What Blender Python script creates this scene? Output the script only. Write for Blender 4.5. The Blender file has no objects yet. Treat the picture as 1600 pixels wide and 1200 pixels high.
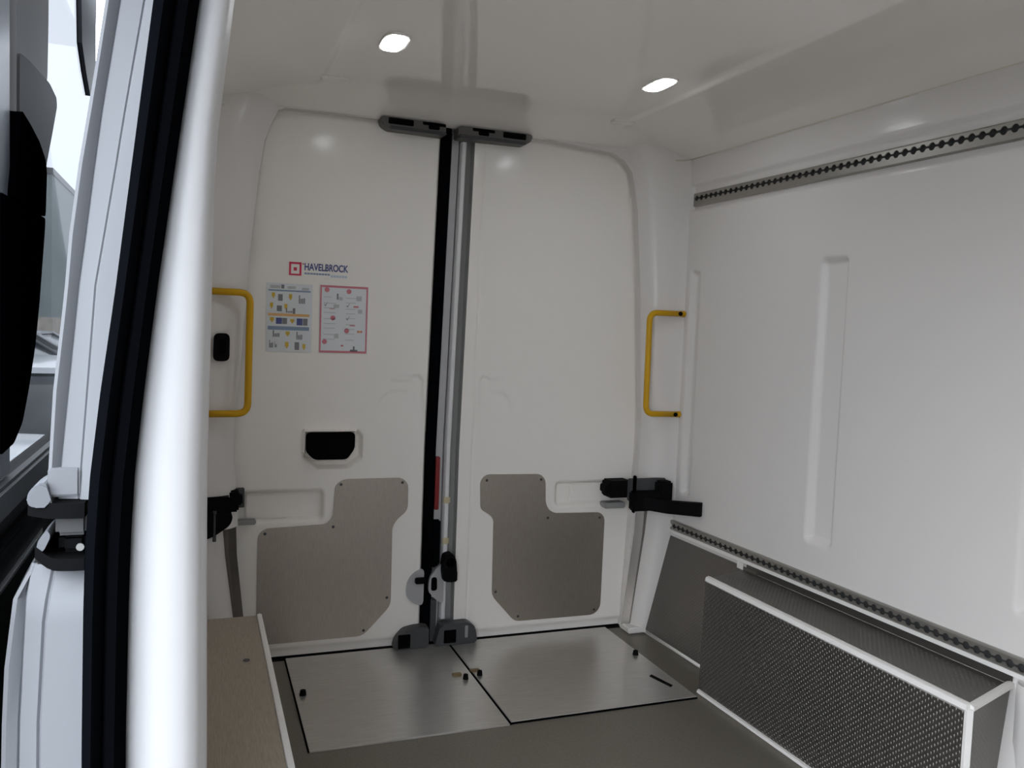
import bpy, bmesh, math, random
import numpy as np
from mathutils import Vector, Matrix
random.seed(3)
Z0 = 1.19            # the numbers below are measured from eye height; everything is lifted so that the van floor is z = 0
S = bpy.context.scene
COL = S.collection

# ------------------------------------------------------------------ camera, sky, exposure
def look(yaw, pitch, roll):
    cy, sy = math.cos(yaw), math.sin(yaw); cp, sp = math.cos(pitch), math.sin(pitch)
    f = Vector((sy*cp, cy*cp, -sp)); r = Vector((cy, -sy, 0)); u = r.cross(f)
    r2 = r*math.cos(roll) + u*math.sin(roll); u2 = -r*math.sin(roll) + u*math.cos(roll)
    return Matrix((r2, u2, -f)).transposed()
cam = bpy.data.cameras.new('camera'); cam.sensor_width = 36; cam.lens = 36*1313.55/1600
cam.clip_start = .02
cam_o = bpy.data.objects.new('camera', cam); COL.objects.link(cam_o)
cam_o.matrix_world = Matrix.Translation((0, 0, Z0)) @ look(math.radians(20.638), math.radians(3.662), math.radians(2.175)).to_4x4()
S.camera = cam_o

W = bpy.data.worlds.new('sky'); S.world = W; W.use_nodes = True
nt = W.node_tree; nt.nodes.clear()
out = nt.nodes.new('ShaderNodeOutputWorld'); bg = nt.nodes.new('ShaderNodeBackground')
tc = nt.nodes.new('ShaderNodeTexCoord'); nz = nt.nodes.new('ShaderNodeTexNoise'); nz.inputs['Scale'].default_value = 2.2; nz.inputs['Detail'].default_value = 4
cr = nt.nodes.new('ShaderNodeValToRGB')
cr.color_ramp.elements[0].position = .3; cr.color_ramp.elements[0].color = (.78, .86, 1.0, 1)
cr.color_ramp.elements[1].position = .7; cr.color_ramp.elements[1].color = (.92, .96, 1.0, 1)
nt.links.new(tc.outputs['Generated'], nz.inputs['Vector']); nt.links.new(nz.outputs['Fac'], cr.inputs['Fac'])
nt.links.new(cr.outputs['Color'], bg.inputs['Color']); bg.inputs['Strength'].default_value = 3.0
nt.links.new(bg.outputs['Background'], out.inputs['Surface'])
LED_POWER = 20.0

vs = S.view_settings
S.display_settings.display_device = 'sRGB'
vs.view_transform = 'Standard'; vs.look = 'None'; vs.exposure = 1.14; vs.gamma = 1.0; vs.use_curve_mapping = False
S.cycles.max_bounces = 14; S.cycles.diffuse_bounces = 8; S.cycles.glossy_bounces = 6
S.cycles.use_denoising = True

# ------------------------------------------------------------------ materials
def mat(name, col, rough=.5, metal=0., bump=0., bscale=40., stretch=(1,1,1), var=0., spec=.5, coat=0.):
    m = bpy.data.materials.new(name); m.use_nodes = True
    n = m.node_tree; b = n.nodes['Principled BSDF']
    b.inputs['Base Color'].default_value = (*col, 1); b.inputs['Roughness'].default_value = rough
    b.inputs['Metallic'].default_value = metal; b.inputs['Specular IOR Level'].default_value = spec
    b.inputs['Coat Weight'].default_value = coat
    if bump or var:
        t = n.nodes.new('ShaderNodeTexCoord'); mp = n.nodes.new('ShaderNodeMapping'); mp.inputs['Scale'].default_value = stretch
        z = n.nodes.new('ShaderNodeTexNoise'); z.inputs['Scale'].default_value = bscale; z.inputs['Detail'].default_value = 3
        n.links.new(t.outputs['Object'], mp.inputs['Vector']); n.links.new(mp.outputs['Vector'], z.inputs['Vector'])
        if bump:
            bp = n.nodes.new('ShaderNodeBump'); bp.inputs['Strength'].default_value = bump; bp.inputs['Distance'].default_value = .002
            n.links.new(z.outputs['Fac'], bp.inputs['Height']); n.links.new(bp.outputs['Normal'], b.inputs['Normal'])
        if var:
            r = n.nodes.new('ShaderNodeValToRGB')
            r.color_ramp.elements[0].position = .3; r.color_ramp.elements[1].position = .7
            r.color_ramp.elements[0].color = (*[c*(1-var) for c in col], 1); r.color_ramp.elements[1].color = (*[min(1, c*(1+var)) for c in col], 1)
            n.links.new(z.outputs['Fac'], r.inputs['Fac']); n.links.new(r.outputs['Color'], b.inputs['Base Color'])
    return m
def glow(name, col, power):
    m = bpy.data.materials.new(name); m.use_nodes = True; b = m.node_tree.nodes['Principled BSDF']
    b.inputs['Base Color'].default_value = (*col, 1)
    b.inputs['Emission Color'].default_value = (*col, 1); b.inputs['Emission Strength'].default_value = power
    return m
def glass_mat():
    m = bpy.data.materials.new('window glass'); m.use_nodes = True; n = m.node_tree; n.nodes.clear()
    o = n.nodes.new('ShaderNodeOutputMaterial'); mx = n.nodes.new('ShaderNodeMixShader'); tr = n.nodes.new('ShaderNodeBsdfTransparent')
    gl = n.nodes.new('ShaderNodeBsdfGlossy'); gl.inputs['Roughness'].default_value = .03; tr.inputs['Color'].default_value = (.375, .38, .385, 1)
    fr = n.nodes.new('ShaderNodeValue'); fr.outputs[0].default_value = .04
    n.links.new(fr.outputs[0], mx.inputs[0]); n.links.new(tr.outputs[0], mx.inputs[1]); n.links.new(gl.outputs[0], mx.inputs[2]); n.links.new(mx.outputs[0], o.inputs['Surface'])
    return m
M = dict(
    gel = mat('white gelcoat liner', (.725, .698, .672), .17, bump=.02, bscale=6, spec=.13),
    door = mat('white gelcoat door lining', (.87, .838, .79), .15, bump=.02, bscale=5, spec=.14),
    ceil = mat('white gloss ceiling', (.88, .845, .795), .045, bump=.006, bscale=4, spec=.6),
    bead = mat('cream sealant', (.66, .63, .53), .5),
    white = mat('white sealant strip', (.84, .82, .79), .4),
    trim = mat('white moulded pillar', (.71, .71, .715), .4, spec=.2),
    paint = mat('shaded white body paint', (.222, .23, .245), .45, bump=.12, bscale=18, stretch=(1, 1, .35), spec=.2),  # white body paint, greyed so the colour carries the shade on the jamb
    paint2 = mat('grey body paint', (.17, .18, .195), .35, bump=.1, bscale=20),
    rubber = mat('black rubber', (.0026, .0030, .0040), .7, spec=0.),
    black = mat('black plastic', (.006, .006, .0065), .6, spec=.03),
    piano = mat('gloss black plastic', (.0012, .0013, .002), .8, spec=0.),
    hole = mat('dark cavity', (.003, .003, .003), .9, spec=.02),
    grey = mat('dark grey plastic', (.062, .064, .068), .45, spec=.3),
    mgrey = mat('mid grey plastic', (.30, .30, .29), .5, spec=.2), pgrey = mat('warm grey post trim', (.095, .091, .088), .6, spec=.1), catch = mat('catch grey plastic', (.12, .115, .108), .5, spec=.3), blockg = mat('worn guide block', (.09, .09, .09), .6, spec=.1), postg = mat('slate window post', (.035, .038, .043), .6, spec=.05), pgrey2 = mat('pale warm grey post trim', (.30, .29, .28), .6, spec=.1),
    lgrey = mat('light grey zinc plate', (.42, .42, .43), .38, .3),
    alu = mat('brushed aluminium plate', (.415, .372, .325), .42, .9, bump=.08, bscale=30, stretch=(30, 30, 1), var=.10),
    hatch = mat('brushed aluminium hatch', (.67, .65, .62), .31, .75, bump=.06, bscale=12, stretch=(1, 22, 1), var=.10),
    check = mat('patterned aluminium', (.175, .165, .152), .40, .85),
    grain = mat('raised tread grain', (.215, .205, .19), .45, .85),
    boxtop = mat('brushed box top', (.42, .37, .30), .5, .6, bump=.1, bscale=30, stretch=(26, 1, 1), var=.14),
    floor = mat('brown grey floor sheet', (.20, .18, .15), .42, .3, bump=.15, bscale=160, var=.12),
    steel = mat('stainless post', (.24, .222, .205), .22, 1.),
    rail = mat('anodised rail', (.36, .345, .315), .42, .8),
    slot = mat('rail slot', (.03, .03, .03), .7),
    yellow = mat('yellow powder coat', (.62, .345, .006), .4, spec=.3),
    red = mat('red reflector', (.20, .004, .005), .4),
    led = glow('cool white led', (.90, .95, 1.0), LED_POWER),
    paper = mat('white sticker', (.70, .73, .75), .5),
    inkblue = mat('blue grey ink', (.22, .30, .42), .5), inknavy = mat('navy ink', (.07, .09, .25), .5),
    inkred = mat('crimson ink', (.62, .03, .09), .5), inkpink = mat('faded red ink', (.60, .20, .24), .5),
    inkyel = mat('yellow ink', (.62, .42, .04), .5), inkor = mat('orange ink', (.72, .42, .16), .5),
    inkgrey = mat('grey ink', (.20, .20, .21), .5), inkpale = mat('pale grey ink', (.48, .50, .50), .5), inkpb = mat('pale blue ink', (.50, .58, .68), .5),
    brass = mat('brass latch', (.36, .28, .16), .4, .8),
    clip = mat('yellowed clip', (.55, .48, .30), .5),
    dpanel = mat('dark door lining', (.010, .0092, .008), .5, spec=.12),
    glass = glass_mat(),
    asphalt = mat('asphalt', (.11, .107, .104), .85, bump=.4, bscale=30, var=.2),
    wallg = mat('grey green cladding', (.20, .24, .24), .7, var=.1, bscale=.6), stone = mat('pale stone', (.42, .38, .33), .8, var=.25, bscale=3),
    carw = mat('white car paint', (.80, .82, .85), .15, coat=.5), cars = mat('silver car paint', (.40, .41, .42), .25, .5), card = mat('dark car paint', (.06, .065, .075), .2),
    cglass = mat('car glass', (.02, .025, .03), .08), tyre = mat('tyre rubber', (.02, .02, .02), .7),
    leaf = mat('dull foliage', (.07, .085, .05), .8, var=.4, bscale=6), bark = mat('bark', (.12, .09, .07), .9),
)

# ------------------------------------------------------------------ helpers
def tag(o, label=None, cat=None, group=None, kind=None):
    if label: o['label'] = label
    if cat: o['category'] = cat
    if group: o['group'] = group
    if kind: o['kind'] = kind
    return o
def thing(name, loc, label, cat, group=None):
    o = bpy.data.objects.new(name, None); COL.objects.link(o); o.empty_display_size = .05
    o.location = (loc[0], loc[1], loc[2] + Z0); return tag(o, label, cat, group)
def wloc(o):
    v = Vector((0, 0, 0))
    while o: v += o.location; o = o.parent
    return v
def put(name, bm, m, parent=None, smooth=None, label=None, kind=None):
    """one mesh object; vertices of bm are in measured world coordinates"""
    bmesh.ops.recalc_face_normals(bm, faces=bm.faces[:])
    co = np.array([v.co for v in bm.verts]); lo, hi = co.min(0), co.max(0)
    base = Vector(((lo[0]+hi[0])/2, (lo[1]+hi[1])/2, lo[2]))
    bmesh.ops.translate(bm, verts=bm.verts[:], vec=-base)
    me = bpy.data.meshes.new(name); bm.to_mesh(me); bm.free()
    if isinstance(m, (list, tuple)):
        for k in m: me.materials.append(k)
    else: me.materials.append(m)
    if smooth is not None:
        me.polygons.foreach_set('use_smooth', [True]*len(me.polygons))
        if smooth < 180: me.set_sharp_from_angle(angle=math.radians(smooth))
    o = bpy.data.objects.new(name, me); COL.objects.link(o)
    base.z += Z0
    if parent: o.parent = parent; o.location = base - wloc(parent)
    else: o.location = base
    if label: o['label'] = label
    if kind: o['kind'] = kind
    return o
def box(bm, x0, x1, y0, y1, z0, z1, bev=0., seg=2):
    r = bmesh.ops.create_cube(bm, size=1)
    for v in r['verts']: v.co = Vector((x0+(v.co.x+.5)*(x1-x0), y0+(v.co.y+.5)*(y1-y0), z0+(v.co.z+.5)*(z1-z0)))
    if bev: bmesh.ops.bevel(bm, geom=list({e for v in r['verts'] for e in v.link_edges}), offset=bev, segments=seg, affect='EDGES')
    return bm
def nb(): return bmesh.new()
def BX(*a, **k): return box(nb(), *a, **k)
def rounded(pts, r, seg=4):
    P = [Vector(p) for p in pts]; n = len(P); o = []
    for i in range(n):
        a, b, c = P[i-1], P[i], P[(i+1) % n]
        da, dc = (a-b), (c-b); la, lc = da.length, dc.length; d = min(r, la*.48, lc*.48)
        p, q = b+da/la*d, b+dc/lc*d
        for k in range(seg+1):
            t = k/seg; o.append((1-t)**2*p + 2*t*(1-t)*b + t*t*q)
    return [(v.x, v.y) for v in o]
def prism(bm, pts, axis, a0, a1, bev=0.):
    """pts: (x,z) for axis 'y', (y,z) for 'x', (x,y) for 'z'"""
    f = {'y': lambda p, a: (p[0], a, p[1]), 'x': lambda p, a: (a, p[0], p[1]), 'z': lambda p, a: (p[0], p[1], a)}[axis]
    A = [bm.verts.new(f(p, a0)) for p in pts]; B = [bm.verts.new(f(p, a1)) for p in pts]; n = len(pts)
    fa = bm.faces.new(A); fb = bm.faces.new(B[::-1])
    for i in range(n): bm.faces.new((A[i], B[i], B[(i+1) % n], A[(i+1) % n]))
    if bev:
        bmesh.ops.bevel(bm, geom=list(fa.edges), offset=bev, segments=2, affect='EDGES')
    return bm
def PR(*a, **k): return prism(nb(), *a, **k)
def loft(bm, secs, close=False, caps=False):
    R = [[bm.verts.new(p) for p in s] for s in secs]
    for a, b in zip(R, R[1:]):
        m = len(a)
        for i in range(m if close else m-1): bm.faces.new((a[i], a[(i+1) % m], b[(i+1) % m], b[i]))
    if caps and close: bm.faces.new(R[0][::-1]); bm.faces.new(R[-1])
    return bm
def tube(bm, path, r, n=10):
    P = [Vector(p) for p in path]; secs = []
    t0 = (P[1]-P[0]).normalized(); a = t0.orthogonal().normalized()
    for i, p in enumerate(P):
        t = ((P[min(i+1, len(P)-1)]-P[max(i-1, 0)])).normalized()
        a = (a - t*a.dot(t)).normalized(); b = t.cross(a)
        secs.append([p + (a*math.cos(k*2*math.pi/n) + b*math.sin(k*2*math.pi/n))*r for k in range(n)])
    return loft(bm, secs, True, True)
def cyl(bm, c, axis, r, h, n=16, r2=None):
    d = Vector(axis).normalized(); return_ = tube
    P = [Vector(c), Vector(c)+d*h]; a = d.orthogonal().normalized(); b = d.cross(a); r2 = r if r2 is None else r2
    secs = [[p + (a*math.cos(k*2*math.pi/n) + b*math.sin(k*2*math.pi/n))*q for k in range(n)] for p, q in zip(P, (r, r2))]
    return loft(bm, secs, True, True)
def arc_path(pts, r, seg=6):
    P = [Vector(p) for p in pts]; o = [P[0]]
    for i in range(1, len(P)-1):
        a, b, c = P[i-1], P[i], P[i+1]; p = b+(a-b).normalized()*r; q = b+(c-b).normalized()*r
        for k in range(seg+1):
            t = k/seg; o.append((1-t)**2*p + 2*t*(1-t)*b + t*t*q)
    return o+[P[-1]]
# height fields (numpy)
def sdf_poly(u, v, poly):
    P = np.array(poly, float); d = np.full(u.shape, 1e9); s = np.ones(u.shape); n = len(P)
    for i in range(n):
        a, b = P[i], P[i-1]; e = b-a; wx, wy = u-a[0], v-a[1]
        t = np.clip((wx*e[0]+wy*e[1])/(e@e), 0, 1); bx, by = wx-e[0]*t, wy-e[1]*t
        d = np.minimum(d, bx*bx+by*by)
        c1, c2, c3 = v >= a[1], v < b[1], e[0]*wy > e[1]*wx
        s = np.where((c1 & c2 & c3) | (~c1 & ~c2 & ~c3), -s, s)
    return s*np.sqrt(d)
def sdf_box(u, v, u0, u1, v0, v1, r):
    qx, qy = np.abs(u-(u0+u1)/2)-((u1-u0)/2-r), np.abs(v-(v0+v1)/2)-((v1-v0)/2-r)
    return np.hypot(np.maximum(qx, 0), np.maximum(qy, 0))+np.minimum(np.maximum(qx, qy), 0)-r
def ss(x): x = np.clip(x, 0, 1); return x*x*(3-2*x)
def lines(a, b, coarse, fine, zones):
    L = [a]
    while L[-1] < b-1e-6:
        x = L[-1]; st = coarse
        for z0, z1 in zones:
            if z0-1e-9 <= x < z1: st = fine
            elif x < z0: st = min(st, max(z0-x, fine*.5))
        L.append(min(x+st, b))
    return np.array(L)
def field(name, U, V, fn, m, parent=None, kind=None, hole=None):
    u, v = np.meshgrid(U, V, indexing='ij'); x, y, z = fn(u, v)
    nu, nv = u.shape; co = np.stack([x, y, z], -1).reshape(-1, 3)
    lo, hi = co.min(0), co.max(0); base = np.array([(lo[0]+hi[0])/2, (lo[1]+hi[1])/2, lo[2]])
    i = np.arange(nu*nv).reshape(nu, nv)
    q = np.stack([i[:-1, :-1], i[1:, :-1], i[1:, 1:], i[:-1, 1:]], -1).reshape(-1, 4)
    if hole is not None:
        uc, vc = (u[:-1, :-1]+u[1:, 1:])/2, (v[:-1, :-1]+v[1:, 1:])/2; q = q[~hole(uc, vc).reshape(-1)]
    me = bpy.data.meshes.new(name); me.from_pydata((co-base).tolist(), [], q.tolist())
    me.polygons.foreach_set('use_smooth', [True]*len(me.polygons)); me.set_sharp_from_angle(angle=math.radians(50))
    me.materials.append(m); o = bpy.data.objects.new(name, me); COL.objects.link(o)
    b = Vector(base.tolist()); b.z += Z0
    if parent: o.parent = parent; o.location = b-wloc(parent)
    else: o.location = b
    if kind: o['kind'] = kind
    return o

# ------------------------------------------------------------------ the shell
CX = .905                                  # middle of the van
def RX(y): return 1.80 + .038*(3.0-y)      # inner face of the right wall (the body widens towards the front)
def LX(y): return 2*CX - RX(y)
FZ = -1.19
YF = -.42                                  # front bulkhead

# floor: van floor sheet
fl = put('floor', PR([(LX(YF)+.0, YF), (RX(YF)+.02, YF), (RX(3.03)+.02, 3.03), (LX(3.03)-.02, 3.03)], 'z', FZ-.05, FZ-.006), M['floor'], kind='structure')
tag(fl, 'brown grey sheet floor of the van load space')

# ceiling: flat gloss panel with coved sides and a rounded rear header
def ceil_fn(s, y):
    hw = RX(y)-CX; x = CX+s*hw; a = np.abs(s*hw)/.895*.895
    z = np.full(x.shape, .772)
    z = z - .008*ss((a-.535)/.022)
    t = np.clip((a-.56)/(hw-.56), 0, 1); z = z - .076*t**1.8
    tr = np.clip((y-2.70)/(2.975-2.70), 0, 1); z = np.minimum(z, .772-.052*tr**2.4+0*z)
    return x, y, z
Sl = np.concatenate([np.linspace(-1, -.63, 16), np.linspace(-.62, -.58, 7), np.linspace(-.55, .55, 12), np.linspace(.58, .62, 7), np.linspace(.63, 1, 16)])
Yl = np.concatenate([np.linspace(YF, 2.6, 16), np.linspace(2.68, 2.985, 20)])
ceiling = field('ceiling', Sl, Yl, ceil_fn, M['ceil'], kind='structure')
tag(ceiling, 'glossy white moulded ceiling with coved sides')
bm = nb(); box(bm, 1.39, 1.475, 2.75, 2.785, .7615, .7735, .002); put('reflection_pad', bm, M['white'], ceiling)  # white pads added in place of bright reflections on the ceiling
bm = nb(); box(bm, .355, .44, 2.72, 2.755, .7625, .7735, .002); put('reflection_pad', bm, M['white'], ceiling)
put('roof_skin', BX(-.2, 2.03, YF-.1, 3.12, .86, .88, .008), M['paint'], ceiling)

# right wall: liner with recessed grooves and rail recess
GRO = [(2.862, 2.79, .262, -.628), (2.158, 2.035, .268, -.642), (1.44, 1.32, .268, -.642), (.74, .62, .268, -.642)]
def wall_depth(y, z):
    d = np.zeros(y.shape)
    for ya, yb, za, zb in GRO:
        d += .020*ss(-sdf_box(y, z, yb, ya, zb, za, .022)/.026)
    d += .016*ss(-sdf_box(y, z, -3, 2.888, .486, .594, .012)/.014)
    return d
def wall_fn(y, z):
    x = 1.80+.038*(3.0-y) + wall_depth(y, z)
    x = x - .10*np.clip((-.785-z)/.405, 0, 1)*ss((y-1.30)/.12)
    return x, y, z
zz = []
for g in GRO: zz.append((g[1]-.01, g[0]+.01))
U = lines(YF, 2.97, .12, .006, zz + [(2.85, 2.90)])
V = lines(FZ-.02, .70, .10, .007, [(-.80, -.77), (-.66, -.58), (.20, .28), (.475, .51), (.57, .60)])
wr = field('wall_right', U, V, wall_fn, M['gel'], kind='structure')
tag(wr, 'white moulded right wall liner with recessed vertical grooves')
put('outer_skin', BX(1.99, 2.01, YF-.1, 3.12, FZ-.15, .87), M['paint'], wr)
# sealant bead between wall and ceiling
bm = nb(); tube(bm, [(RX(y)-.004, y, .694) for y in (YF, 1, 2, 2.6, 2.9)] , .0055, 8)
tag(put('trim_1', bm, M['bead'], kind='structure', smooth=180), 'cream sealant bead along the top of the right wall')

# tread grains on patterned sheet
def grains(name, org, du, dv, nrm, lu, lv, parent, pu=.0165, pv=.0155, ok=None):
    o, a, b, n = Vector(org), Vector(du).normalized(), Vector(dv).normalized(), Vector(nrm).normalized()
    vs_, fs = [], []; i = 0; row = 0; v = pv*.7
    while v < lv-pv*.5:
        u = pu*(.6 if row % 2 else 1.1)
        while u < lu-pu*.5:
            if ok is None or ok(u, v):
                c = o+a*u+b*v; k = len(vs_); hu, hv, h = .0024, .0048, .0009
                vs_ += [c-a*hu, c-b*hv, c+a*hu, c+b*hv, c-b*hv*.45+n*h, c+b*hv*.45+n*h]
                fs += [(k, k+1, k+4), (k+1, k+2, k+4), (k+2, k+5, k+4), (k+2, k+3, k+5), (k+3, k, k+5), (k, k+4, k+5)]
            u += pu
        v += pv*.5; row += 1
    base = Vector((o.x, o.y, o.z)); me = bpy.data.meshes.new(name); me.from_pydata([tuple(p-base) for p in vs_], [], fs); me.materials.append(M['grain'])
    ob = bpy.data.objects.new(name, me); COL.objects.link(ob); ob.parent = parent; base.z += Z0; ob.location = base-wloc(parent); ob['kind'] = 'stuff'
    return ob
# lower checker plate behind the wheel box, part of the wall
def lowx(y, z): return RX(y) - .10*min(1, max(0, (-.785-z)/.405)) - .0015
bm = nb()
q = [(2.36, -.80), (2.892, -.80), (2.905, FZ+.012), (2.36, FZ+.012)]
A = [bm.verts.new((lowx(y, z), y, z)) for y, z in q]; B = [bm.verts.new((lowx(y, z)-.004, y, z)) for y, z in q]
bm.faces.new(B)
for i in range(4): bm.faces.new((A[i], A[(i+1) % 4], B[(i+1) % 4], B[i]))
put('checker_plate', bm, M['check'], wr)
p0, p1, p2 = Vector((lowx(2.36, FZ+.012)-.004, 2.36, FZ+.012)), Vector((lowx(2.9, FZ+.012)-.004, 2.9, FZ+.012)), Vector((lowx(2.36, -.80)-.004, 2.36, -.80))
grains('tread_grain', p0, p1-p0, p2-p0, (p2-p0).cross(p1-p0), .53, (p2-p0).length, wr)
# strip of plate above the box + short white seam
bm = nb(); loft(bm, [[(RX(y)-.002, y, -.787), (RX(y)-.006, y, -.789), (RX(y)-.006, y, -.815)] for y in (1.42, 2.42)]); put('checker_strip', bm, M['check'], wr)
bm = nb(); loft(bm, [[(RX(y)-.002, y, -.783), (RX(y)-.012, y, -.787), (RX(y)-.012, y, -.822)] for y in (2.43, 2.465)]); put('seam_strip', bm, M['white'], wr)
# white joint along floor, rail lip
bm = nb(); tube(bm, [(1.716-.006, 2.92, FZ+.004), (1.728-.006, 2.36, FZ+.004)], .0075, 8); put('floor_joint', bm, M['white'], wr, smooth=180)
bm = nb(); loft(bm, [[(RX(y)-.001, y, -.772), (RX(y)-.013, y, -.774), (RX(y)-.013, y, -.785), (RX(y)-.001, y, -.787)] for y in (YF, 2.90)]); put('rail_lip', bm, M['white'], wr)

# left wall: liner behind the door opening, painted outer skin, header over the opening
wl = bpy.data.objects.new('wall_left', None); COL.objects.link(wl); wl.location = (LX(2), 2, FZ+Z0); wl['kind'] = 'structure'
tag(wl, 'white left wall liner around the side door opening')
def lwall_fn(y, z): return 2*CX-(1.80+.038*(3.0-y)), y, z
field('liner', np.linspace(1.30, 2.97, 12), np.linspace(FZ-.02, .70, 10), lwall_fn, M['gel'], wl)
put('opening_header', BX(-.20, LX(0)+.02, YF-.1, 1.30, .56, .87, .02), M['paint'], wl)
put('step_sill', BX(-.20, LX(0)+.01, YF-.1, 1.19, FZ-.15, FZ-.01, .01), M['grey'], wl)
put('front_pillar', BX(-.20, .05, YF-.1, YF+.08, FZ-.15, .7, .02), M['paint'], wl)
tag(put('wall_front', BX(-.1, 1.99, YF-.06, YF, FZ-.05, .80), M['gel'], kind='structure'), 'white front bulkhead of the load space')

# rear portal (frame around the rear doors) + corner columns
OUT = [(.107, FZ), (.107, -.437), (.119, .107), (.155, .355), (.192, .600), (.205, .660), (.232, .700), (.270, .7165),
       (.590, .7225), (1.20, .7225), (1.50, .700), (1.555, .675), (1.590, .635), (1.622, .49), (1.650, .187), (1.682, -.30), (1.684, -.459), (1.668, -.723), (1.640, FZ)]
bm = nb()
def outer(p):
    x, z = p; return (0.0 if x < .5 else 1.83 if x > 1.3 else x, min(.775, z+.06) if z > .62 else z)
F = [bm.verts.new((x, 2.972, z)) for x, z in OUT]; Bk = [bm.verts.new((x, 3.05, z)) for x, z in OUT]
Od = [bm.verts.new((outer(p)[0], 2.972, outer(p)[1])) for p in OUT]
for i in range(len(OUT)-1):
    bm.faces.new((F[i], F[i+1], Od[i+1], Od[i])); bm.faces.new((F[i], Bk[i], Bk[i+1], F[i+1]))
tag(put('trim_2', bm, M['gel'], kind='structure', smooth=40), 'white frame around the two rear doors')
def column(side):
    secs = []
    prof = [(1.684, 2.974), (1.692, 2.948), (1.710, 2.925), (1.735, 2.910), (1.762, 2.902), (1.784, 2.898), (1.799, 2.892), (1.808, 2.884)]
    for z, dx in ((.765, -.13), (.705, -.12), (.65, -.095), (.60, -.078), (.49, -.062), (.187, -.034), (-.1, -.016), (-.30, -.003), (-.459, 0), (-.70, -.014)):
        secs.append([((CX+(x+dx*(1-i/7.)-CX)*side), y, z) for i, (x, y) in enumerate(prof)])
    bm = nb(); loft(bm, secs); return bm
cr_ = put('trim_3', column(1), M['gel'], kind='structure', smooth=60); tag(cr_, 'white rounded corner column right of the rear doors')
clf = put('trim_4', column(-1), M['gel'], kind='structure', smooth=60); tag(clf, 'white rounded corner column left of the rear doors')
for side, par in ((1, cr_), (-1, clf)):
    mx = lambda x: CX+(x-CX)*side
    bm = nb(); prof = [(0, 2.975), (.012, 2.93), (.035, 2.905), (.065, 2.893), (.10, 2.893)]
    loft(bm, [[(mx(x0+dx*(x1-x0)/.1), y, z) for dx, y in prof] for z, x0, x1 in ((-.69, 1.715, 1.812), (-.80, 1.705, 1.80), (FZ, 1.655, 1.722))])
    put('lower_moulding', bm, M['gel'], par, smooth=60)
    bm = nb(); prof = [(0, 2.968), (.026, 2.948), (.050, 2.955), (.054, 2.972), (.070, 2.972), (.073, 2.943), (.085, 2.938)]
    loft(bm, [[(mx(x0+dx), y, z) for dx, y in prof] for z, x0 in ((-.70, 1.676), (-.80, 1.672), (FZ+.015, 1.630))])
    put('steel_post', bm, M['steel'], par, smooth=30)
    bm = nb(); tube(bm, [(mx(1.655), 2.962, .684), (mx(1.70), 2.925, .684), (mx(1.745), 2.897, .684), (mx(1.80), 2.89, .690)], .0035, 6); put('sealant_bead', bm, M['bead'], par, smooth=180)
    put('foot', BX(min(mx(1.63), mx(1.73)), max(mx(1.63), mx(1.73)), 2.90, 2.985, FZ-.004, FZ+.02, .005), M['white'], par)

# ------------------------------------------------------------------ rear doors
def lean(z): return .022*np.clip((z+.45)/1.15, 0, 1)
HEXL = [(.602, -.30), (.632, -.251), (.735, -.176), (.765, -.172), (.785, -.195), (.785, -.42), (.60, -.42)]
HEXR = [(.995, -.42), (.995, -.19), (1.01, -.170), (1.035, -.178), (1.125, -.258), (1.140, -.29), (1.140, -.42)]
BEZ = [(.352, -.376), (.545, -.376), (.566, -.398), (.566, -.478), (.518, -.516), (.404, -.516), (.352, -.474)]
POCK = [(.364, -.386), (.533, -.385), (.533, -.442), (.506, -.481), (.392, -.481), (.363, -.453)]
def edge_fall(x, z):
    d = -sdf_poly(x, z, [(OUT[0][0], FZ-.3)]+OUT[1:-1]+[(OUT[-1][0], FZ-.3)])      # inside distance
    return .012*(1-ss((d-.001)/.012))
def hexfall(z): return ss((z+.40)/.12)
def door_left(x, z):
    y = np.full(x.shape, 3.0) + edge_fall(x, z)
    y += .022*ss(-sdf_box(x, z, .02, .434, -.705, -.588, .022)/.016)                 # hinge arm slot
    y -= .006*ss(-sdf_box(x, z, .17, .306, -.672, -.592, .01)/.006)*0
    y += .030*ss(-sdf_poly(x, z, BEZ)/.012) - .032*ss((.011-sdf_poly(x, z, POCK))/.006)   # sunk dish with a raised lip
    y += .0055*ss(-sdf_poly(x, z, HEXL)/.010)*hexfall(z)
    y += .018*ss((x-(.800+lean(z))+.010)/.010)
    y += .010*ss((-1.150-z)/.02)
    return x, y, z
def door_right(x, z):
    y = np.full(x.shape, 3.0) + edge_fall(x, z)
    y += .022*ss(-sdf_box(x, z, 1.327, 1.80, -.690, -.585, .022)/.016)
    y += .0055*ss(-sdf_poly(x, z, HEXR)/.010)*hexfall(z)
    y += .004*np.exp(-((x-(.980+.3*lean(z)))/.003)**2)                               # faint panel line
    y += .010*ss((-1.150-z)/.02)
    return x, y, z
FINE = [(-1.188, -1.14), (-.72, -.575), (-.53, -.36), (-.31, -.16), (.58, .73)]
d1 = bpy.data.objects.new('door_1', None); COL.objects.link(d1); d1.location = (.10, 3.02, FZ+Z0); d1['kind'] = 'structure'
tag(d1, 'left rear door with white lining, stickers and black pull recess')
d2 = bpy.data.objects.new('door_2', None); COL.objects.link(d2); d2.location = (1.69, 3.02, FZ+Z0); d2['kind'] = 'structure'
tag(d2, 'right rear door with plain white lining and lock rod')
def shear_door(fn):
    def g(s, z): return fn(s + lean(z)*g.w(s), z)
    return g
gl = shear_door(door_left); gl.w = lambda s: np.clip((s-.5)/.3, 0, 1)
gr = shear_door(door_right); gr.w = lambda s: np.clip((1.25-s)/.33, 0, 1)
Vd = lines(-1.188, .735, .06, .006, FINE)
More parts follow.
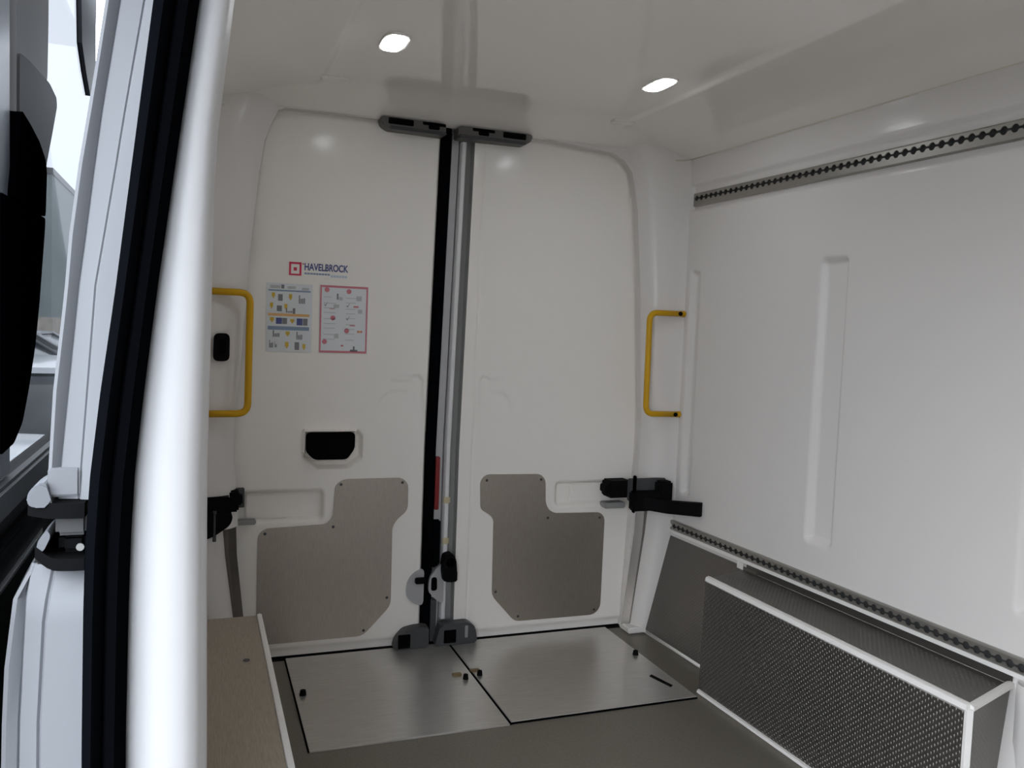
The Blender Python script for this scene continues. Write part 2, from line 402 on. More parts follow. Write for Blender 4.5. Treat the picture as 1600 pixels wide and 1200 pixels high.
field('lining', lines(.03, .800, .05, .005, [(.09, .24), (.34, .45), (.50, .58), (.59, .66), (.735, .80)]), Vd, gl, M['door'], d1)
field('lining', lines(.928, 1.76, .05, .005, [(.965, 1.035), (1.10, 1.15), (1.32, 1.36), (1.54, 1.72)]), Vd, gr, M['door'], d2)
# body of the doors behind the linings (so no light leaks in)
put('door_skin', BX(.02, .80, 3.06, 3.09, FZ-.1, .80), M['paint'], d1)
put('door_skin', BX(.80, 1.82, 3.06, 3.09, FZ-.1, .80), M['paint'], d2)
# pull recess
pb = put('pull_recess', PR(rounded(POCK, .014), 'y', 2.9815, 3.02, bev=0), M['hole'], d1, label='black pull recess')
bm = nb(); R1 = rounded(POCK, .014); R2 = rounded([(x+(.008 if x < .45 else -.008), z+(.006 if z < -.45 else -.006)) for x, z in POCK], .012)
loft(bm, [[(x, 2.979, z) for x, z in R1], [(x, 2.984, z) for x, z in R2]], True); put('recess_rim', bm, M['piano'], pb)
# slot insets (paler raised panel inside the hinge arm slot)
put('slot_panel', BX(.165, .306, 3.012, 3.03, -.690, -.603, .004), M['door'], d1)
put('slot_panel', BX(1.398, 1.60, 3.012, 3.03, -.676, -.600, .004), M['door'], d2)
# kick plates with screws
KL = [(.208, -1.136), (.208, -.742), (.232, -.722), (.440, -.716), (.464, -.692), (.470, -.575), (.500, -.555), (.712, -.555), (.736, -.578), (.737, -.678), (.700, -.706), (.681, -.735), (.683, -1.030), (.582, -1.136)]
KR = [(1.015, -.575), (1.038, -.551), (1.262, -.555), (1.284, -.578), (1.288, -.680), (1.318, -.712), (1.528, -.717), (1.549, -.738), (1.547, -1.110), (1.518, -1.136), (1.176, -1.134), (1.079, -1.026), (1.074, -.722), (1.050, -.702), (1.020, -.686)]
k1 = put('kick_plate', PR(rounded(KL, .022), 'y', 2.9955, 3.004, bev=.001), M['alu'], d1)
k2 = put('kick_plate', PR(rounded(KR, .022), 'y', 2.9955, 3.004, bev=.001), M['alu'], d2)
for par, L in ((k1, [(.490, -.574), (.714, -.573), (.466, -.726), (.231, -.740), (.228, -1.119), (.585, -1.116), (.668, -1.0)]),
               (k2, [(1.041, -.574), (1.265, -.577), (1.30, -.73), (1.527, -.738), (1.52, -1.115), (1.19, -1.115), (1.093, -1.01)])):
    for x, z in L:
        bm = nb(); cyl(bm, (x, 2.9955, z), (0, -1, 0), .0055, .002, 10, .004); put('screw', bm, M['grey'], par)
# rubber seal in the gap between the doors
bm = nb()
prof = [(.800, 3.03), (.803, 3.005), (.812, 2.997), (.824, 2.995), (.835, 3.0), (.841, 3.012), (.842, 3.04)]
loft(bm, [[(x+float(lean(z)), y, z) for x, y in prof] for z in (FZ+.005, -.9, -.45, -.2, 0, .2, .45, .724)])
put('centre_seal', bm, M['rubber'], d1, smooth=60, label='black rubber centre seal')
put('lower_seal_block', BX(.835, .866, 2.998, 3.04, -.90, -.72, .006), M['rubber'], d1)
put('lower_seal_block', BX(.836, .860, 3.0, 3.04, FZ+.005, -1.02, .004), M['grey'], d1)
# door 2 closing edge: grey flange, lock rod, shadow channel
bm = nb(); prof = [(.842, 3.035), (.843, 3.018), (.868, 3.016), (.871, 3.02)]
loft(bm, [[(x+float(lean(z))*1.1, y, z) for x, y in prof] for z in (FZ, -.45, -.1, .3, .705)]); put('closing_flange', bm, M['lgrey'], d2)
bm = nb(); prof = [(.871, 3.02), (.873, 3.034), (.925, 3.034), (.929, 3.0)]
loft(bm, [[(x+float(lean(z))*1.0, y, z) for x, y in prof] for z in (FZ, -.45, -.1, .3, .72)]); put('rod_channel', bm, M['mgrey'], d2)
rod = nb()
prof = [(.876, 3.03), (.876, 3.004), (.880, 2.999), (.892, 2.999), (.896, 3.004), (.896, 3.03)]
loft(rod, [[(x+float(lean(z))*1.05, y, z) for x, y in prof] for z in (-1.10, -.45, -.1, .3, .68)])
rod = put('lock_rod', rod, M['trim'], d2, smooth=40)
for z in (-.645, -.80): put('rod_clip', BX(.873, .899, 2.994, 3.01, z-.012, z+.012, .003), M['clip'], rod, label='yellowed rod clip')
# lock lever on the rod
lv = nb(); prism(lv, rounded([(.872, -.945), (.866, -.90), (.874, -.845), (.905, -.838), (.918, -.862), (.924, -.925), (.918, -.948)], .012), 'y', 2.955, 3.0, bev=.006)
lv = put('lock_lever', lv, M['black'], d2, label='black lock lever')
bm = nb(); cyl(bm, (.896, 2.957, -.872), (0, -1, 0), .017, .014, 18, .013); put('lever_knob', bm, M['piano'], lv, smooth=40)
put('lever_tab', BX(.893, .922, 2.945, 2.957, -.944, -.905, .004), M['black'], lv)
# red marker in the gap
put('red_marker', BX(.839, .855, 2.996, 3.02, -.680, -.481, .002), M['red'], d2, label='narrow red reflector strip')
# lock plates at the middle of the gap
lp = put('lock_plate', PR(rounded([(.805, -.900), (.778, -.906), (.750, -.930), (.739, -.965), (.742, -1.005), (.765, -1.028), (.805, -1.042)], .02), 'y', 2.990, 3.004, bev=.003), M['lgrey'], d1)
put('lock_tongue', BX(.770, .808, 2.972, 2.992, -.952, -.930, .003), M['black'], lp, label='black lock tongue')
lp2 = put('lock_plate', PR(rounded([(.880, -.882), (.855, -.892), (.824, -.935), (.822, -.985), (.842, -1.010), (.880, -1.040)], .015), 'y', 2.984, 3.012, bev=.003), M['lgrey'], d2)
bm = nb(); prism(bm, rounded([(.832, -.932), (.853, -.932), (.855, -.982), (.832, -.984)], .010), 'y', 2.9815, 2.986); put('lock_hole', bm, M['hole'], lp2)
# top catches: grey housings with dark pockets
def catch_top(par, xs, m):
    X0, X1 = xs
    pts = [(X0, .7235), (X1, .7225), (X1, .681), (X0+(.03 if X1 > X0 else -.03), .684), (X0+(.006 if X1 > X0 else -.006), .698)]
    h = put('top_catch', PR(rounded(pts, .01), 'y', 2.945, 3.004, bev=.004), M['catch'], par, label='grey catch housing at the door top')
    s = 1 if X1 > X0 else -1
    for a, b, z0 in ((.028, .118, .7005), (.150, .235, .711), (.172, .212, .698)):
        x0, x1 = sorted((X0+s*a, X0+s*b)); put('catch_pocket', BX(x0, x1, 2.9425, 2.95, z0, .7215, .002), M['hole'], h)
    put('catch_lip', BX(min(X0+s*.03, X1), max(X0+s*.03, X1), 2.930, 2.95, .681, .692, .004), M['grey'], h)
catch_top(d1, (.586, .822), 1); catch_top(d2, (1.156, .868), -1)
# bottom catches
b1 = put('bottom_catch', PR(rounded([(.690, FZ+.002), (.700, -1.148), (.728, -1.118), (.770, -1.110), (.822, -1.110), (.822, FZ+.002)], .012), 'y', 2.958, 3.004, bev=.006), M['grey'], d1, label='dark grey bottom catch housing')
put('catch_pocket', BX(.706, .752, 2.955, 2.962, -1.184, -1.132, .002), M['hole'], b1)
b2 = put('bottom_catch', PR(rounded([(.846, FZ+.002), (.866, -1.108), (.975, -1.106), (1.003, -1.125), (1.014, FZ+.002)], .012), 'y', 2.958, 3.004, bev=.006), M['grey'], d2, label='dark grey bottom catch housing')
put('catch_pocket', BX(.880, .928, 2.955, 2.962, -1.180, -1.130, .002), M['hole'], b2)
put('catch_shine', BX(.962, .974, 2.9555, 2.962, -1.165, -1.118, .002), M['mgrey'], b2)  # paler bar imitates a highlight on the housing
# sill between doors and floor
sill = put('trim_5', BX(.10, 1.70, 2.985, 3.05, FZ-.04, FZ-.004, .002), M['black'], kind='structure'); tag(sill, 'dark sill gap under the rear doors')

# ------------------------------------------------------------------ stickers on the left door (flat print)
def quad(bm, pts, y): bm.faces.new([bm.verts.new((x, y, z)) for x, z in pts])
def rect(bm, x0, x1, z0, z1, y): quad(bm, [(x0, z0), (x1, z0), (x1, z1), (x0, z1)], y)
def flat(name, m, parent, rects, y):
    bm = nb()
    for r in rects: rect(bm, *r, y)
    return put(name, bm, m, parent)
# logo
lg = thing('logo_sticker', (.395, 2.9985, .158), 'logo sticker with red square emblem and navy lettering above the two sheets', 'sticker')
put('backing', BX(.290, .500, 2.9982, 2.9990, .156, .210), M['door'], lg)
bm = nb()
for x0, x1, z0, z1 in ((.294, .336, .199, .206), (.294, .336, .160, .166), (.294, .301, .166, .199), (.329, .336, .166, .199)): rect(bm, x0, x1, z0, z1, 2.9975)
put('emblem', bm, M['inkred'], lg, label='crimson square ring')
flat('emblem_dot', M['inkred'], lg, [(.3095, .3205, .1765, .188)], 2.9975)
flat('emblem_spot', M['inkpink'], lg, [(.339, .344, .198, .204)], 2.9975)
def text(name, s, x0, x1, z0, z1, y, m, parent):
    cu = bpy.data.curves.new(name, 'FONT'); cu.body = s; cu.size = 1; cu.offset = .03; o = bpy.data.objects.new(name, cu); COL.objects.link(o)
    me = bpy.data.meshes.new_from_object(o.evaluated_get(bpy.context.evaluated_depsgraph_get())); COL.objects.unlink(o); bpy.data.objects.remove(o)
    co = np.array([v.co for v in me.vertices]); lo, hi = co.min(0), co.max(0)
    bm = nb(); bm.from_mesh(me)
    for v in bm.verts:
        v.co = Vector((x0+(v.co.x-lo[0])/(hi[0]-lo[0])*(x1-x0), y, z0+(v.co.y-lo[1])/(hi[1]-lo[1])*(z1-z0)))
    return put(name, bm, m, parent)
text('lettering', 'HAVELBROCK', .346, .497, .1795, .205, 2.9975, M['inknavy'], lg)
flat('small_print', M['inkblue'], lg, [(.346+i*.0098, .346+i*.0098+.0085, .166, .172) for i in range(9)], 2.9975)
flat('pale_print', M['inkpb'], lg, [(.436+i*.0098, .436+i*.0098+.008, .160, .168) for i in range(6)], 2.9975)
# blue/yellow pictogram sheet  (x .222-.374, z -.104 - .130)
s1 = thing('pictogram_sheet', (.298, 2.9985, -.104), 'instruction sheet with blue bars and yellow and dark pictograms on left door', 'sticker')
put('sheet', BX(.221, .375, 2.9980, 2.9990, -.104, .131), M['paper'], s1)
def m1(px, py): return (.230+(px-160)/(640-160)*.136, .128-(py-330)/(1090-330)*.228)
def cells(name, m, L):
    bm = nb()
    for a, b, c, d in L:
        p, q = m1(a, b), m1(c, d); rect(bm, p[0], q[0], q[1], p[1], 2.9974)
    return put(name, bm, m, s1)
cells('blue_bar', M['inkblue'], [(150, 395, 650, 412)]); cells('blue_bar', M['inkblue'], [(150, 812, 640, 855)]); cells('orange_bar', M['inkor'], [(150, 665, 640, 695)])
for c in ((170, 345, 290, 380), (375, 350, 470, 380), (545, 360, 630, 390)): cells('heading', M['inkpale'], [c])
for c in ((190, 430, 228, 475), (392, 440, 430, 490), (172, 545, 208, 595), (340, 555, 375, 600), (175, 710, 222, 750), (412, 725, 460, 755), (360, 870, 410, 905), (358, 990, 398, 1045), (565, 1010, 600, 1060)):
    cells('yellow_pictogram', M['inkyel'], [c, ((c[0]*.7+c[2]*.3), c[3], (c[0]*.3+c[2]*.7), c[3]+18)])
for c in ((300, 335, 335, 380), (265, 445, 318, 520), (252, 575, 312, 640), (440, 600, 470, 665), (470, 990, 525, 1080)): cells('dark_pictogram', M['inkgrey'], [c])
for c in ((510, 450, 590, 545), (360, 600, 440, 655), (210, 860, 295, 935), (490, 870, 565, 960), (170, 970, 220, 1060), (235, 985, 262, 1055)):
    w = (c[2]-c[0])/4; cells('grey_drawing', M['inkgrey'], [(c[0]+i*w, c[1]+(i*37 % 40), c[0]+i*w+w*.7, c[3]) for i in range(4)])
for c in ((245, 715, 375, 785), (490, 715, 620, 795)):
    cells('photo_block', M['inknavy'], [(c[0], c[1], c[2]-60, c[3])]); cells('photo_block', M['inkgrey'], [(c[2]-55, c[1], c[2], c[3])])
# red bordered sheet  (x .402-.568, z -.103 - .132)
s2 = thing('notice_sheet', (.485, 2.9985, -.103), 'white notice sheet with thin red border and red dots on left door', 'sticker')
put('sheet', BX(.400, .570, 2.9980, 2.9990, -.104, .133), M['paper'], s2)
flat('red_border', M['inkpink'], s2, [(.4015, .5685, .125, .1325), (.4015, .5685, -.1035, -.096), (.4015, .407, -.096, .125), (.563, .5685, -.096, .125)], 2.9974)
def m2(px, py): return (.404+(px-755)/(1300-755)*.162, .130-(py-345)/(1130-345)*.231)
def disc(name, m, px, py, r):
    c = m2(px, py); bm = nb(); bm.faces.new([bm.verts.new((c[0]+r*math.cos(k*math.pi/6), 2.9974, c[1]+r*math.sin(k*math.pi/6))) for k in range(12)]); return put(name, bm, m, s2)
for px, py in ((825, 390), (1082, 400), (900, 722), (1065, 872), (808, 1008)): disc('red_dot', M['inkpink'], px, py, .0088)
def cells2(name, m, L):
    bm = nb()
    for a, b, c, d in L:
        p, q = m2(a, b), m2(c, d); rect(bm, p[0], q[0], q[1], p[1], 2.9974)
    return put(name, bm, m, s2)
for c in ((940, 430, 960, 500), (965, 470, 1010, 510), (1170, 450, 1235, 510), (905, 560, 970, 600), (1195, 610, 1245, 660), (920, 910, 970, 965), (1110, 1095, 1200, 1120), (1145, 1055, 1165, 1095)): cells2('grey_drawing', M['inkgrey' if c[1] > 1040 or c[0] == 940 else 'inkpale'], [c])
for px, py in ((815, 560), (1075, 565), (1075, 720)):
    a = [m2(px-25, py), m2(px-5, py+28), m2(px+30, py-40), m2(px-5, py+10)]; bm = nb(); quad(bm, a, 2.9974); put('tick_mark', bm, M['inkgrey'], s2)
for c in [(790+(i % 2)*260, 470+(i//2)*62+(i % 3)*6, 790+(i % 2)*260+90+(i*29 % 60), 478+(i//2)*62+(i % 3)*6) for i in range(18)]: cells2('text_row', M['inkpale'], [c])
for c in [(1140, 570, 1200, 590), (1100, 800, 1165, 812), (1000, 1040, 1030, 1060), (860, 610, 915, 618), (1190, 865, 1205, 890), (1235, 865, 1250, 890)]: cells2('pink_row', M['inkpink'], [c])
cells2('orange_label', M['inkor'], [(1205, 865, 1235, 890)])

# ------------------------------------------------------------------ fittings in the load space
# grab handles
def grab(side, label):
    mx = lambda x: CX+(x-CX)*side
    t = thing('grab_handle', (mx(1.79), 2.89, -.31), label, 'handle', 'yellow grab handles by the rear doors')
    path = arc_path([(mx(1.795), 2.885, .089), (mx(1.648), 2.885, .089), (mx(1.650), 2.885, -.307), (mx(1.795), 2.885, -.309)], .035)
    bm = nb(); tube(bm, path, .0115, 12); put('bar', bm, M['yellow'], t, smooth=180)
    for z in (.089, -.309):
        bm = nb(); cyl(bm, (mx(1.803), 2.885, z), (-side, 0, 0), .0125, .012, 14); put('end_foot', bm, M['yellow'], t, smooth=40)
        bm = nb(); cyl(bm, (mx(1.778), 2.8745, z), (0, -1, 0), .0085, .004, 12); put('bolt', bm, M['black'], t)
grab(1, 'yellow tubular grab handle on the corner column right of the doors')
grab(-1, 'yellow tubular grab handle left of the doors, beside the sticker sheets')
# black socket on left column
sk = thing('wall_socket', (.083, 2.95, -.145), 'small black oval socket on the left corner column inside the grab handle', 'socket')
bm = nb(); prism(bm, rounded([(.050, -.137), (.101, -.136), (.101, -.045), (.052, -.046)], .018), 'y', 2.884, 2.95, bev=.006); put('housing', bm, M['black'], sk)
bm = nb(); prism(bm, rounded([(.066, -.114), (.089, -.114), (.089, -.067), (.066, -.067)], .009), 'y', 2.8825, 2.8855); put('insert', bm, M['hole'], sk)
# door check arms (black)
def check_arm(side, label):
    mx = lambda x: CX+(x-CX)*side
    def B(x0, x1, *r, **k): a, b = sorted((mx(x0), mx(x1))); return BX(a, b, *r, **k)
    t = thing('hinge_arm', (mx(1.66), 2.9, -.70), label, 'hinge', 'black rear door hinge arms')
    put('door_bracket', B(1.535, 1.630, 2.93, 3.01, -.648, -.580, .006), M['black'], t)
    put('bracket_nose', B(1.522, 1.540, 2.945, 3.0, -.630, -.598, .004), M['black'], t)
    put('backing_plate', B(1.60, 1.765, 2.895, 2.915, -.655, -.566, .004), M['grey'], t)
    put('hinge_pin', B(1.604, 1.614, 2.862, 2.88, -.695, -.548, .003), M['piano'], t)
    put('pivot_block', B(1.60, 1.72, 2.855, 2.90, -.688, -.612, .006), M['black'], t)
    put('end_block', B(1.712, 1.772, 2.85, 2.90, -.660, -.572, .008), M['black'], t)
    bm = nb(); secs = []
    for x, y, zt, zb in ((1.62, 2.87, -.628, -.678), (1.72, 2.81, -.640, -.690), (1.795, 2.69, -.628, -.680)):
        secs.append([(mx(x), y, zt), (mx(x+.02), y+.016, zt), (mx(x+.02), y+.016, zb), (mx(x), y, zb)])
    loft(bm, secs, True, True); put('check_strap', bm, M['black'], t)
    put('hinge_shade_strip', B(1.53, 1.62, 2.955, 3.01, -.695, -.672, .004), M['mgrey'], t)  # grey bar stands in for the shadow strip below the hinge
    return t
check_arm(1, 'black hinge and check strap on the right rear door')
def left_arm():
    t = thing('hinge_arm', (.09, 2.93, -.73), 'black hinge and check strap half hidden on the left rear door', 'hinge', 'black rear door hinge arms')
    put('door_bracket', BX(.045, .140, 2.93, 3.01, -.645, -.572, .006), M['black'], t)
    put('bracket_nose', BX(.135, .153, 2.945, 3.0, -.625, -.592, .005), M['black'], t)
    put('nose_plate', BX(.136, .160, 2.985, 3.012, -.642, -.575, .002), M['grey'], t)
    put('pivot_block', BX(.015, .115, 2.885, 2.94, -.665, -.585, .008), M['black'], t)
    put('check_strap', PR(rounded([(.03, -.72), (.065, -.705), (.112, -.672), (.120, -.64), (.03, -.63)], .012), 'y', 2.86, 2.90, bev=.004), M['black'], t)
    bm = nb(); cyl(bm, (.062, 2.865, -.725), (0, 0, 1), .006, .10, 10); put('hinge_pin', bm, M['grey'], t, smooth=40)
    put('hinge_shade_strip', BX(.11, .20, 2.975, 3.012, -.702, -.686, .004), M['mgrey'], t)  # same painted shadow strip on the left
left_arm()

# load rails with keyhole slots
def rail(name, zc, h, yend, label):
    t = thing(name, (RX(1.2)-.01, 1.2, zc-h/2), label, 'rail', 'perforated aluminium load rails')
    off0 = .016 if zc > 0 else 0.
    def P(y, out_, z): return (RX(y)+off0-out_, y, z)
    bm = nb(); loft(bm, [[P(y, .001, zc-h/2+.004), P(y, .003, zc-h/2+.006), P(y, .003, zc+h/2-.006), P(y, .001, zc+h/2-.004)] for y in (YF, 1, 2, yend)]); put('slot_back', bm, M['slot'], t)
    pit, r, sl = .0300, .0100, .0022; off = .005 if zc > 0 else -.002
    bm = nb(); n = int((yend-YF)/pit); samp = [0, .15, .30, .38, .5, .62, .70, .85]
    top, bot = [], []
    for k in range(n):
        for s in samp:
            y = yend-.004-(k+s)*pit; c = abs(s-.5)*pit; w = max(sl, math.sqrt(max(0, r*r-c*c)))
            top.append((y, w)); bot.append((y, -w))
    zo = zc+off; T, Bq = zc+h/2, zc-h/2
    loft(bm, [[P(y, .010, zo+w), P(y, .0125, zo+w+.0012), P(y, .0125, T-.004), P(y, .010, T), P(y, .0, T)] for y, w in top])
    loft(bm, [[P(y, .010, zo+w), P(y, .0125, zo+w-.0012), P(y, .0125, Bq+.004), P(y, .010, Bq), P(y, .0, Bq)] for y, w in bot])
    put('slotted_face', bm, M['rail'], t, smooth=30)
    put('end_cap', BX(RX(yend)+off0-.012, RX(yend)+off0, yend-.004, yend+.002, Bq, T, .001), M['rail'], t)
    # studs: the little lit nubs between the slots
    return t
rail('load_rail', .5325, .050, 2.868, 'upper perforated load rail high on the right wall')
rail('load_rail', -.755, .038, 2.945, 'lower perforated load rail above the right wheel box')

# ceiling lights
def lamp(cx, label):
    t = thing('ceiling_light', (cx, 2.33, .755), label, 'light', 'led ceiling lights')
    def oval(hx, hy): return [(cx+hx*math.copysign(abs(math.cos(a))**.6, math.cos(a)), 2.315+hy*math.copysign(abs(math.sin(a))**.6, math.sin(a))) for a in [k*math.pi/12 for k in range(24)]]
    put('frame', PR(oval(.036, .075), 'z', .7655, .774), M['ceil'], t)
    put('diffuser', PR(oval(.028, .066), 'z', .7635, .769), M['led'], t)
lamp(1.318, 'lit oval led lamp on the right half of the ceiling')
lamp(2*CX-1.318, 'lit oval led lamp on the left half of the ceiling')

# floor hatch plates
def hatch(x0, x1, y0, label):
    t = thing('floor_hatch', ((x0+x1)/2, 2.65, FZ-.006), label, 'floor panel', 'aluminium floor hatches')
    put('plate', BX(x0, x1, y0, 2.992, FZ-.0065, FZ, .0015), M['hatch'], t); return t
h1 = hatch(.309, .904, 2.305, 'bare aluminium floor hatch left of the centre seam')
h2 = hatch(.913, 1.572, 2.318, 'bare aluminium floor hatch right of the centre seam')
put('seam_dark_strip', BX(.9035, .9135, 2.31, 2.985, FZ-.0062, FZ-.003), M['rubber'], h1)  # black strips added along the hatch gaps and edges to deepen their shade
put('edge_dark_strip', BX(.3045, .3095, 2.31, 2.985, FZ-.0062, FZ-.002), M['rubber'], h1)
put('front_dark_strip', BX(.913, 1.57, 2.312, 2.3185, FZ-.0062, FZ-.002), M['rubber'], h2)
def knob(x, y, par, r=.011):
    bm = nb(); cyl(bm, (x, y, FZ), (0, 0, 1), r, .016, 14, r*.8); put('rubber_buffer', bm, M['black'], par, smooth=40)
knob(.333, 2.675, h1); knob(.872, 2.655, h1, .010); knob(.928, 2.672, h2, .010); knob(1.548, 2.695, h2)
put('turn_latch', BX(.835, .868, 2.680, 2.700, FZ, FZ+.008, .003), M['brass'], h1, label='small brass turn latch')
put('turn_latch', BX(.905, .940, 2.700, 2.718, FZ, FZ+.008, .003), M['brass'], h2, label='small brass turn latch')
bm = nb(); prism(bm, [(1.498, 2.505), (1.512, 2.515), (1.538, 2.415), (1.524, 2.405)], 'z', FZ-.001, FZ+.0015); put('latch_slot', bm, M['black'], h2, label='narrow dark latch slot')

# wheel boxes
def bar_strip(bm, a, b, w, up=(0, 0, 1)):
    a, b = Vector(a), Vector(b); d = (b-a).normalized(); s = d.cross(Vector(up)).normalized(); n = s.cross(d)
    prof = [(-w, -w*.2), (-w*.8, w*.7), (0, w), (w*.8, w*.7), (w, -w*.2), (0, -w)]
    return loft(bm, [[p+s*q+n*r for q, r in prof] for p in (a, b)], True, True)
wb = thing('wheel_box', (1.73, 1.85, FZ), 'right wheel box clad in patterned metal with white edge strips', 'wheel box')
YB0, YB1, ZT = 1.345, 2.355, -.806
xt = lambda y: 1.606+.0245*(2.33-y); xb = lambda y: 1.600+.030*(2.38-y)
bm = nb(); loft(bm, [[(xb(y), y, FZ), (xt(y), y, ZT)] for y in (YB0, YB1)]); put('face_panel', bm, M['check'], wb)
a, b, c = Vector((xb(YB0), YB0, FZ)), Vector((xb(YB1), YB1, FZ)), Vector((xt(YB0), YB0, ZT))
grains('tread_grain', a, b-a, c-a, (c-a).cross(b-a), YB1-YB0, .384, wb)
bm = nb(); loft(bm, [[(xt(y), y, ZT), (RX(y)-.004, yy, ZT-.004)] for y, yy in ((YB0, 1.425), (YB1, 2.43))]); put('top_panel', bm, M['check'], wb)
a, b, c = Vector((xt(YB0), YB0, ZT)), Vector((xt(YB1), YB1, ZT)), Vector((RX(YB0), YB0, ZT-.004))
grains('tread_grain', a, b-a, c-a, (0, 0, 1), YB1-YB0, .205, wb, ok=lambda u, v: u > .02+v*.36)
bm = nb(); loft(bm, [[(xb(YB0), YB0, FZ), (RX(YB0)-.02, 1.42, FZ)], [(xt(YB0), YB0, ZT), (RX(YB0)-.004, 1.425, ZT-.004)]]); put('front_panel', bm, M['check'], wb)
a, b, c = Vector((xb(YB0), YB0, FZ)), Vector((RX(YB0)-.02, 1.42, FZ)), Vector((xt(YB0), YB0, ZT))
grains('tread_grain', a, b-a, c-a, (b-a).cross(c-a), .22, .384, wb)
bm = nb(); loft(bm, [[(xb(YB1), YB1, FZ), (1.73, YB1+.03, FZ)], [(xt(YB1), YB1, ZT), (RX(YB1)-.004, 2.43, ZT-.004)]]); put('rear_panel', bm, M['check'], wb)
bm = nb(); bar_strip(bm, (xt(YB0), YB0, ZT), (xt(YB1)+.004, YB1-.01, ZT), .0128); put('edge_strip', bm, M['white'], wb, smooth=50, label='white top edge strip')
bm = nb(); bar_strip(bm, (xt(YB0), YB0, ZT), (RX(YB0)-.01, 1.424, ZT-.004), .010); put('edge_strip', bm, M['white'], wb, smooth=50, label='white top edge strip')
bm = nb(); bar_strip(bm, (xt(YB0), YB0, ZT), (xb(YB0), YB0, FZ), .010, (0, 1, 0)); put('edge_strip', bm, M['white'], wb, smooth=50, label='white corner edge strip')
bm = nb(); bar_strip(bm, (xb(YB0)-.002, YB0, FZ), (xb(YB1)-.002, YB1-.005, FZ), .0085); put('edge_strip', bm, M['white'], wb, smooth=50, label='white floor edge strip')
# white pillar just in front of it
bm = nb(); prof = [(-.012, 1.405), (-.03, 1.39), (-.034, 1.37), (-.034, 1.22), (-.02, 1.19), (.0, 1.18)]
loft(bm, [[(RX(1.4)+dx, y, z) for dx, y in prof] for z in (FZ, -.9, -.79)]); put('front_moulding', bm, M['gel'], wr, smooth=50)

wb2 = thing('wheel_box', (.08, 1.85, FZ), 'left wheel box with brushed brown grey top, beside the white door pillar', 'wheel box')
put('side_panel', BX(.150, .166, 1.36, 2.34, FZ, -.806), M['check'], wb2)
put('top_panel', PR([(LX(1.36)+.003, 1.36), (.162, 1.36), (.162, 2.34), (LX(2.34)+.003, 2.34)], 'z', -.812, -.803), M['boxtop'], wb2)
put('rear_panel', BX(LX(2.34)+.003, .16, 2.325, 2.34, FZ, -.813), M['check'], wb2)
put('front_panel', BX(LX(1.36)+.003, .16, 1.345, 1.36, FZ, -.813), M['check'], wb2)
bm = nb(); bar_strip(bm, (.170, 1.36, -.805), (.170, 2.34, -.805), .0075); put('edge_strip', bm, M['white'], wb2, smooth=50, label='white top edge strip')
bm = nb(); cyl(bm, (.120, 2.03, -.803), (0, 0, 1), .008, .0015, 10); put('rivet', bm, M['grey'], wb2)

# ------------------------------------------------------------------ side door opening: pillar, seal, jamb
def prof_x(tab): 
    zs = np.array([t[1] for t in tab][::-1]); xs = np.array([t[0] for t in tab][::-1])
    def f(z):
        return float(np.interp(z, zs, xs)) if zs[0] <= z <= zs[-1] else float(xs[0]+(z-zs[0])*(xs[1]-xs[0])/(zs[1]-zs[0])) if z < zs[0] else float(xs[-1]+(z-zs[-1])*(xs[-1]-xs[-2])/(zs[-1]-zs[-2]))
    return f
pin = prof_x([(.035, .364), (.024, .26), (.020, .15), (.0195, .05), (.017, -.175), (.017, -.262), (.021, -.563)])
sR = prof_x([(-.009, .357), (-.030, .19), (-.049, .037), (-.063, -.09), (-.074, -.207), (-.078, -.293), (-.080, -.379), (-.082, -.549), (-.082, -.9)])
sL = prof_x([(-.063, .349), (-.082, .18), (-.099, .027), (-.115, -.10), (-.126, -.206), (-.131, -.29), (-.133, -.38), (-.134, -.542), (-.134, -.9)])
jL = prof_x([(-.119, .36), (-.130, .279), (-.144, .185), (-.153, .11), (-.159, .026), (-.172, -.106), (-.178, -.232)])
j1 = prof_x([(-.106, .34), (-.121, .235), (-.132, .13), (-.143, .038), (-.163, -.197)])
j2 = prof_x([(-.079, .33), (-.088, .271), (-.105, .15), (-.122, .039), (-.137, -.192)])
lL = prof_x([(-.196, -.328), (-.202, -.338), (-.217, -.368), (-.229, -.478), (-.236, -.9)]); l1 = prof_x([(-.198, -.33), (-.203, -.35), (-.211, -.532), (-.216, -.9)]); l2 = prof_x([(-.171, -.33), (-.180, -.399), (-.186, -.535), (-.188, -.9)])
ZS = [FZ, -1.0, -.8, -.65, -.55, -.46, -.38, -.29, -.206, -.10, 0, .037, .10, .19, .26, .31, .36, .42, .50, .56]
# white moulded pillar (inner trim)
bm = nb(); secs = []
for z in ZS:
    a, b = sR(z), pin(z); w = b-a
    secs.append([(a-.012, 1.26, z), (a-.004, 1.205, z), (a+.12*w, 1.190, z), (a+.4*w, 1.184, z), (a+.68*w, 1.188, z), (a+.84*w, 1.200, z), (a+.90*w, 1.212, z), (a+.915*w, 1.218, z), (a+.97*w, 1.226, z), (b-.001, 1.245, z), (b, 1.27, z), (b-.004, 1.33, z), (LX(1.4)-.004, 1.42, z)])
loft(bm, secs); tag(put('trim_6', bm, M['trim'], kind='structure', smooth=50), 'white moulded pillar trim at the rear of the side door opening')
